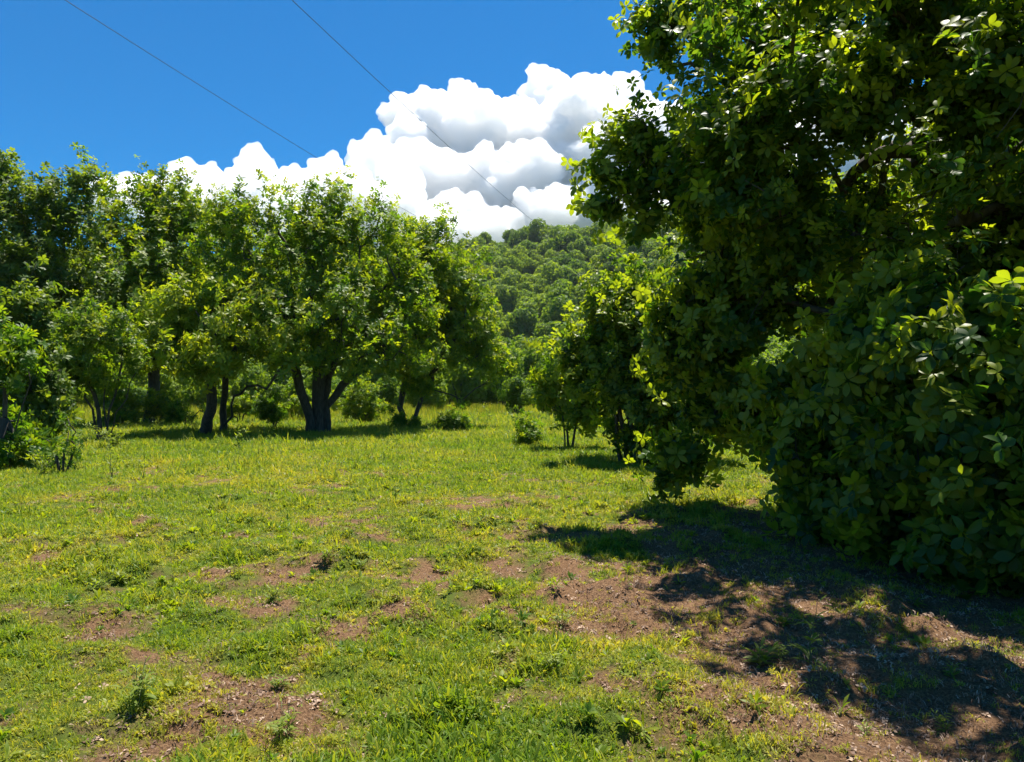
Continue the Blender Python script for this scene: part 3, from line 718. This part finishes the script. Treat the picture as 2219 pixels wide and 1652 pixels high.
# ------------------------------------------------------------------ weeds and saplings
def weed(label, px, py, h, seed, stems=3, name='leafy_weed', cat='weed', group=None, leafl=.07, pos=None, bare_stem=False):
    rg = np.random.default_rng(seed)
    x, y = pos if pos else on_ground(px, py)
    b = np.array([x, y, float(ground_z(x, y)) - .01]); t = thing(name, label, cat, tuple(b), group)
    LV, LF, lr, tn = [], [], [], []
    for s in range(stems):
        a = rg.uniform(0, 6.28); lean = rg.uniform(.1, 1.3 if stems > 4 else .5) if stems > 1 else .08; hh = h * rg.uniform(.6, 1)
        pts = [np.array([0.0, 0, 0])]
        for q in range(1, 8):
            u = q / 7; pts.append(np.array([math.cos(a) * lean * hh * u ** 1.4, math.sin(a) * lean * hh * u ** 1.4, hh * u]) + rg.normal(size=3) * .012 * hh)
        V, Fc = [], []
        for q, p in enumerate(pts):
            rr = max(.0012, h * .009 * (1 - q / 8.5))
            for c in range(4): V.append(p + [rr * math.cos(c * 1.571), rr * math.sin(c * 1.571), 0])
        for q in range(7):
            for c in range(4): Fc.append((q * 4 + c, q * 4 + (c + 1) % 4, q * 4 + 4 + (c + 1) % 4, q * 4 + 4 + c))
        link('stem', mesh_from('stem', V, Fc, STEM), t)
        nl = int(9 + h * 14)
        for k in range(nl):
            u = rg.uniform(.12 if not bare_stem else .4, 1.0); f = u * 7; i0 = min(int(f), 6); p = pts[i0] + (pts[i0 + 1] - pts[i0]) * (f - i0)
            l = leafl * rg.uniform(.6, 1.2) * (1.15 - .4 * u)
            v, fc = leaf_geo(l, l * .24, droop=rg.uniform(.1, .5), nseg=4, obov=.2)
            M = rot_zyx(k * 2.4 + rg.uniform(-.3, .3), R(rg.uniform(5, 55)), rg.uniform(-.3, .3)); b0 = len(LV)
            LV += list((M @ v.T).T + p); LF += [tuple(b0 + w for w in g) for g in fc]; lr += [rg.random()] * len(v); tn += [.25 + .4 * u] * len(v)
    link('leaves', mesh_from('leaves', LV, LF, L_WEED, attrs={'lr': ('FLOAT', lr), 'tint': ('FLOAT', tn)}), t)
    return t
STEM, n = new_mat('green_stem'); o_ = N(n, 'ShaderNodeOutputMaterial'); p_ = N(n, 'ShaderNodeBsdfPrincipled'); p_.inputs['Base Color'].default_value = (.10, .12, .04, 1); p_.inputs['Roughness'].default_value = .7
n.links.new(p_.outputs[0], o_.inputs[0])
weed('tall pale leafy weed standing alone at the edge of the tree shadow', 1755, 1430, .50, 401, stems=2, leafl=.11)
weed('bushy weed clump with small leaves left of the shaded bare ground', 1215, 1335, .22, 402, stems=9, leafl=.05)
weed('small dark weed standing in the middle of the lawn', 778, 1140, .22, 403, stems=4)
weed('leafy green weed clump at the lower left of the lawn', 300, 1560, .22, 404, stems=8, leafl=.07)
weed('bright green weed clump at the bottom of the lawn', 620, 1600, .20, 405, stems=9, leafl=.06)
weed('broad low weed clump left of the dry soil patch near the front', 590, 1300, .16, 406, stems=9, leafl=.06)
weed('green sapling with leafy top before the yellow-green tree', 515, 985, .75, 407, stems=3, name='sapling', cat='sapling', leafl=.2)
weed('spindly sapling with bare stem at the left front of the lawn', 242, 1045, .95, 408, stems=3, name='sapling', cat='sapling', leafl=.13, bare_stem=True)
weed('thin sapling with bare stem right of the wispy bush', 312, 1045, .6, 409, stems=2, name='sapling', cat='sapling', leafl=.12, bare_stem=True)
weed('thin sapling standing alone in the clearing behind the upright bush', 1066, 925, 1.3, 410, stems=2, name='sapling', cat='sapling', leafl=.28, bare_stem=True)
weed('narrow-leaved weed at the edge of shade below the bushy tree', 1358, 1060, .42, 411, stems=4, leafl=.12)
weed('weed with stiff leaves below the hanging branch tip', 1495, 1085, .35, 412, stems=3, leafl=.11)
weed('pair of pale weeds beside the tall weed at the shadow edge', 1650, 1420, .16, 413, stems=5, leafl=.09)
weed('large weed clump left of the bare right-hand soil', 1200, 1440, .15, 414, stems=10, leafl=.06)
weed('leafy clump in front of the vase-shaped tree', 345, 955, .95, 415, stems=14, leafl=.17)
weed('leafy clump left of the small sapling by the tree row', 250, 975, .9, 416, stems=14, leafl=.16)
weed('low yellowish clump beside the dense left shrub', 95, 1035, .55, 417, stems=12, leafl=.1)
rg = np.random.default_rng(77)
for k in range(22):
    px_, py_ = rg.uniform(30, 2150), rg.uniform(1000, 1600)
    weed('small leafy weed growing out of the short grass of the lawn', px_, py_, rg.uniform(.05, .11) * (1 + (1600 - py_) / 450), 500 + k, stems=int(rg.integers(3, 7)), group='small weeds in the lawn', leafl=.04 + (1600 - py_) / 9000)

# ------------------------------------------------------------------ grass
def tuft(name, seed, nb, h, spread, w, mat, lean=(.2, 1.1), nseg=3):
    rg = np.random.default_rng(seed); V, Fc, lr = [], [], []
    for k in range(nb):
        a = rg.uniform(0, 6.28); r0 = rg.random() ** .5 * spread; p = np.array([math.cos(a) * r0, math.sin(a) * r0, -.01])
        az = rg.uniform(0, 6.28); L = h * rg.uniform(.5, 1.15); ln = rg.uniform(*lean); dirh = np.array([math.cos(az), math.sin(az), 0]); side = np.array([-math.sin(az), math.cos(az), 0])
        b0 = len(V); ww = w * rg.uniform(.6, 1.2); tw = rg.uniform(-1.4, 1.4); cv = rg.uniform(-1.3, 1.3)
        for q in range(nseg):
            u = q / nseg; ang = ln * (0.25 + u * 1.1); c = side * math.cos(tw * u) + np.array([0, 0, 1]) * math.sin(tw * u)
            V.append(p - c * ww * (1 - u * .6)); V.append(p + c * ww * (1 - u * .6)); dq = dirh * math.cos(cv * u) + side * math.sin(cv * u); p = p + (dq * math.sin(ang) + np.array([0, 0, 1]) * math.cos(ang)) * L / nseg
        V.append(p); lr += [rg.random()] * (2 * nseg + 1)
        for q in range(nseg - 1): Fc.append((b0 + 2 * q, b0 + 2 * q + 1, b0 + 2 * q + 3, b0 + 2 * q + 2))
        Fc.append((b0 + 2 * nseg - 2, b0 + 2 * nseg - 1, b0 + 2 * nseg))
    return mesh_from(name, V, Fc, mat, attrs={'lr': ('FLOAT', lr)})
def broad(name, seed):
    m, _ = rosette(name, L_GRASS, 11, .055, .020, 0, 75, seed, nseg=3, stem=.03); return m
G = [tuft('grass', 1, 13, .075, .05, .0044, L_GRASS, (.3, 1.7), 5), tuft('grass', 2, 14, .065, .06, .0040, L_GRASS, (.7, 2.4), 5), tuft('grass', 3, 11, .095, .045, .0042, L_GRASS, (.3, 1.9), 5),
     tuft('grass', 4, 16, .050, .07, .0046, L_GRASS, (.9, 2.5), 4), broad('grass', 5), broad('grass', 6)]
C_GRASS = proto_collection('grass_tuft', G)
C_STRAW = proto_collection('straw_bits', [tuft('straw', 11, 8, .07, .08, .0026, L_STRAW, (1.2, 1.6)), tuft('straw', 12, 7, .045, .09, .0040, L_STRAW, (1.2, 1.7), 3), rosette('straw', L_STRAW, 5, .030, .016, -15, 40, 15, nseg=3, wavy=.2)[0],
                                         rosette('straw', L_STRAW, 2, .026, .012, -5, 25, 14, nseg=3)[0]])
def field(y0, y1, dens, rg, margin=1.5):
    """dens: callable of y -> per square metre, in a wedge a little wider than the view"""
    P = []
    y = y0
    while y < y1:
        dy = max(.25, y * .04); w = y * .72 + margin; n_ = int(dens(y) * 2 * w * dy)
        P.append(np.stack([rg.uniform(-w, w, n_), rg.uniform(y, y + dy, n_)], 1)); y += dy
    return np.concatenate(P)
rg = np.random.default_rng(88)
P = field(2.2, 75, lambda y: 1500 * min(1, (4.2 / y) ** 1.35), rg)
c = cover(P[:, 0], P[:, 1]); keep = rg.random(len(P)) < np.clip((c - .16) * 1.35, 0.07, 1) + .45 * np.clip((fbm(P[:, 0], P[:, 1], .38, 171, 3) - .52) * 6, 0, 1); P = P[keep]; c = c[keep]; n_ = len(P)
y_ = P[:, 1]
tall = fbm(P[:, 0], P[:, 1], .45, 41, 3)
scl = (.50 + 1.5 * np.clip(tall - .3, 0, 1) ** 1.2 + .9 * np.clip(tall - .62, 0, 1)) * rg.uniform(.7, 1.3, n_) * (.75 + .45 * c) * (1 + np.clip(y_ - 5, 0, 60) / 13)
D = np.stack([rg.normal(0, .16, n_), rg.normal(0, .16, n_), np.ones(n_)], 1)
hue = .34 + .5 * (fbm(P[:, 0], P[:, 1], 1.7, 51, 3) - .5) + .28 * (1 - c) + rg.normal(0, .09, n_)
idx = rg.choice(6, n_, p=[.22, .22, .16, .18, .11, .11])
scatter('grass', C_GRASS, np.stack([P[:, 0], P[:, 1], ground_z(P[:, 0], P[:, 1])], 1), mats_from_dir(D, rg.uniform(0, 6.28, n_)), scl, idx, np.clip(hue, 0, .9))
WD = [rosette('lawn_weed', L_OLIVE, 14, .075, .028, 5, 80, 70 + k, nseg=3, stem=.06)[0] for k in range(3)] + [rosette('lawn_weed', L_OLIVE, 10, .10, .024, 0, 70, 75, nseg=3, stem=.05)[0]]
C_LW = proto_collection('lawn_weed', WD)
P = field(2.2, 45, lambda y: 55 * min(1, (4.5 / y) ** 1.1), rg)
c = cover(P[:, 0], P[:, 1]); cl = fbm(P[:, 0], P[:, 1], .7, 141, 3); keep = (rg.random(len(P)) < np.clip((cl - .5) * 6, .03, 1)) & (rg.random(len(P)) < c + .12); P = P[keep]; n_ = len(P)
D = np.stack([rg.normal(0, .3, n_), rg.normal(0, .3, n_), np.ones(n_)], 1)
scatter('lawn_weeds', C_LW, np.stack([P[:, 0], P[:, 1], ground_z(P[:, 0], P[:, 1]) + .025], 1), mats_from_dir(D, rg.uniform(0, 6.28, n_)), rg.uniform(.35, .95, n_) * (1 + np.clip(P[:, 1] - 5, 0, 60) / 18), rg.integers(0, 4, n_), np.clip(.55 + rg.normal(0, .15, n_), 0, .9))
P = field(2.2, 26, lambda y: 420 * min(1, (4.5 / y) ** 1.5), rg)
c = cover(P[:, 0], P[:, 1]); keep = rg.random(len(P)) < np.clip(1.05 - c * 1.3, 0.03, 1); P = P[keep]; n_ = len(P)
D = np.stack([rg.normal(0, .12, n_), rg.normal(0, .12, n_), np.ones(n_)], 1)
scatter('dry_litter', C_STRAW, np.stack([P[:, 0], P[:, 1], ground_z(P[:, 0], P[:, 1]) + .006], 1), mats_from_dir(D, rg.uniform(0, 6.28, n_)), rg.uniform(.5, 1.1, n_) * (1 + np.clip(P[:, 1] - 5, 0, 60) / 15), rg.integers(0, 4, n_), rg.uniform(0, .65, n_) * (.5 + fbm(P[:, 0], P[:, 1], .8, 61, 2)))
# tall meadow grass beyond the tree row
TG = [tuft('meadow_grass', 30 + k, 16, .8, .22, .012, L_GRASS, (.05, .5)) for k in range(3)]
C_TALL = proto_collection('meadow_tuft', TG)
P = field(44, 110, lambda y: 1.6, rg, 10); n_ = len(P)
keep = fbm(P[:, 0], P[:, 1], 9, 91, 2) > .42; P = P[keep]; n_ = len(P)
D = np.stack([rg.normal(0, .1, n_), rg.normal(0, .1, n_), np.ones(n_)], 1)
scatter('meadow_grass', C_TALL, np.stack([P[:, 0], P[:, 1], ground_z(P[:, 0], P[:, 1])], 1), mats_from_dir(D, rg.uniform(0, 6.28, n_)), rg.uniform(.7, 1.5, n_), rg.integers(0, 3, n_), np.clip(.55 + rg.normal(0, .15, n_), 0, .95))

# ------------------------------------------------------------------ overhead wires
WM, n = new_mat('wire'); o_ = N(n, 'ShaderNodeOutputMaterial'); p_ = N(n, 'ShaderNodeBsdfPrincipled'); p_.inputs['Base Color'].default_value = (.05, .05, .055, 1); p_.inputs['Roughness'].default_value = .5
n.links.new(p_.outputs[0], o_.inputs[0])
def wire(label, a, b, sag, r):
    a = np.array(a); b = np.array(b); a = a - (b - a) * .35
    V, Fc = [], []; m = 60
    for q in range(m + 1):
        u = q / m; p = a + (b - a) * u; p[2] -= sag * 6 * (u - .259) * (1 - u)
        for c in range(6): V.append(p + [r * math.cos(c * 1.047), 0, r * math.sin(c * 1.047)])
    for q in range(m):
        for c in range(6): Fc.append((q * 6 + c, q * 6 + (c + 1) % 6, q * 6 + 6 + (c + 1) % 6, q * 6 + 6 + c))
    o = link('overhead_wire', mesh_from('overhead_wire', V, Fc, WM)); o['label'] = label; o['category'] = 'wire'; o['group'] = 'overhead wires'
wire('left overhead wire running from the top left down behind the tree row', at(125, -10, 24), at(1000, 520, 95), .5, .013)
wire('right overhead wire crossing the white cloud down to the hill', at(622, -10, 24), at(1200, 515, 95), .4, .013)

# ------------------------------------------------------------------ clouds
CM, n = new_mat('cloud'); o_ = N(n, 'ShaderNodeOutputMaterial'); v_ = N(n, 'ShaderNodeVolumeScatter')
v_.inputs['Color'].default_value = (.94, .952, .98, 1); v_.inputs['Density'].default_value = .042; v_.inputs['Anisotropy'].default_value = .35
n.links.new(v_.outputs[0], o_.inputs[1])
import bmesh
ICO = {}
for sub in (1, 2, 3):
    bm = bmesh.new(); bmesh.ops.create_icosphere(bm, subdivisions=sub, radius=1)
    ICO[sub] = (np.array([v.co[:] for v in bm.verts]), np.array([[v.index for v in f.verts] for f in bm.faces])); bm.free()
def cloud(name, label, lst, d, seed, vox=7.0, disp=((90, 34), (36, 17), (16, 5))):
    rg = np.random.default_rng(seed); balls = []
    for (px, py, r) in lst:
        m_ = r / F * d
        for k in range(1 + int(r > 30) * 3):
            j = rg.normal(size=3) * m_ * (.45 if k else .0); j[2] *= .6; j[1] *= 1.6
            dd_ = d - (py - 230) * 2.0 * d / 3200
            c = at(px, py, dd_) + j + np.array([0, rg.uniform(-1, 1) * 120, 0]); rr = m_ * (rg.uniform(.5, .8) if k else 1)
            balls.append((3, rr, c))
            if r > 28:
                for _ in range(9):
                    q = rg.normal(size=3); q[1] = -abs(q[1]); q[2] = abs(q[2]) * .9 + .1 * q[2]; q /= np.linalg.norm(q); r2 = rr * rg.uniform(.2, .4); c2 = c + q * rr * .95
                    balls.append((2, r2, c2))
                    for _ in range(4):
                        q2 = rg.normal(size=3) + q; q2 /= np.linalg.norm(q2)
                        balls.append((1, r2 * rg.uniform(.3, .5), c2 + q2 * r2 * .9))
    Vc, Fc, nv = [], [], 0
    for sub, rr, c in balls:
        uv, uf = ICO[sub]; Vc.append(uv * rr + c); Fc.append(uf + nv); nv += len(uv)
    me = mesh_from(name, np.concatenate(Vc), np.concatenate(Fc), CM)
    o = link(name, me); o['label'] = label; o['category'] = 'cloud'
    rm = o.modifiers.new('remesh', 'REMESH'); rm.mode = 'VOXEL'; rm.voxel_size = vox; rm.use_smooth_shade = True
    for k, (ns_, st) in enumerate(disp):
        tx = bpy.data.textures.new('cloud_noise', 'CLOUDS'); tx.noise_scale = ns_; tx.noise_depth = 3
        dm = o.modifiers.new('displace', 'DISPLACE'); dm.texture = tx; dm.texture_coords = 'GLOBAL'; dm.strength = st * 2; dm.mid_level = .45
    rm = o.modifiers.new('remesh', 'REMESH'); rm.mode = 'VOXEL'; rm.voxel_size = vox * .9; rm.use_smooth_shade = True
    return o
cloud('cumulus_cloud', 'big white heaped cumulus cloud above the hill with grey belly',
      [(870, 268, 36), (842, 290, 18), (930, 262, 42), (1020, 245, 36), (975, 270, 40), (1090, 270, 45), (1185, 190, 34), (1150, 205, 22), (1215, 180, 22), (1190, 225, 30), (1300, 215, 44), (1350, 230, 40), (1385, 260, 32),
       (950, 330, 70), (1050, 330, 80), (1150, 320, 80), (1250, 310, 80), (1340, 330, 80), (1450, 350, 90), (1600, 360, 95), (1760, 340, 90), (1900, 340, 80), (1990, 370, 70), (1250, 390, 70), (880, 400, 60), (900, 330, 45),
       (950, 430, 75), (1060, 430, 75), (1150, 430, 60), (1350, 420, 60), (1210, 450, 40), (1100, 490, 44), (1000, 500, 50), (1400, 480, 40), (900, 480, 60), (1550, 440, 60), (1150, 500, 60), (1250, 470, 50), (1060, 530, 50), (1330, 480, 45), (980, 540, 50), (880, 540, 50), (1650, 440, 60), (1800, 420, 60)], 3200, 5)
cloud('cumulus_cloud', 'long low white cloud bank behind the tree row, left of the big cloud',
      [(810, 365, 44), (850, 400, 50), (760, 385, 30), (720, 400, 34), (650, 410, 30), (690, 430, 40), (560, 385, 32), (530, 395, 26), (500, 415, 34), (430, 400, 34), (455, 430, 40), (395, 400, 26), (350, 392, 24), (375, 372, 14),
       (280, 405, 28), (230, 390, 20), (600, 450, 50), (780, 460, 60), (870, 470, 50), (920, 500, 40), (690, 500, 60), (560, 480, 50), (400, 460, 45), (280, 440, 34), (330, 424, 34), (200, 400, 14)], 2700, 6, vox=7)

# ------------------------------------------------------------------ haze
HZ, n = new_mat('haze'); o_ = N(n, 'ShaderNodeOutputMaterial'); v_ = N(n, 'ShaderNodeVolumePrincipled')
v_.inputs['Color'].default_value = (.82, .91, 1, 1); v_.inputs['Density'].default_value = .00006; v_.inputs['Anisotropy'].default_value = .2
n.links.new(v_.outputs[0], o_.inputs[1])
x0, x1, y0, y1, z0, z1 = float(min(xs[0], -950)) - 20, float(xs[-1]) + 20, float(ys[0]) - 20, float(ys[-1]) + 20, -8.0, 165.0
Vh = [(x, y, z) for z in (z0, z1) for y in (y0, y1) for x in (x0, x1)]
link('haze', mesh_from('haze', Vh, [(0, 2, 3, 1), (4, 5, 7, 6), (0, 1, 5, 4), (2, 6, 7, 3), (0, 4, 6, 2), (1, 3, 7, 5)], HZ, smooth=False), kind='stuff')
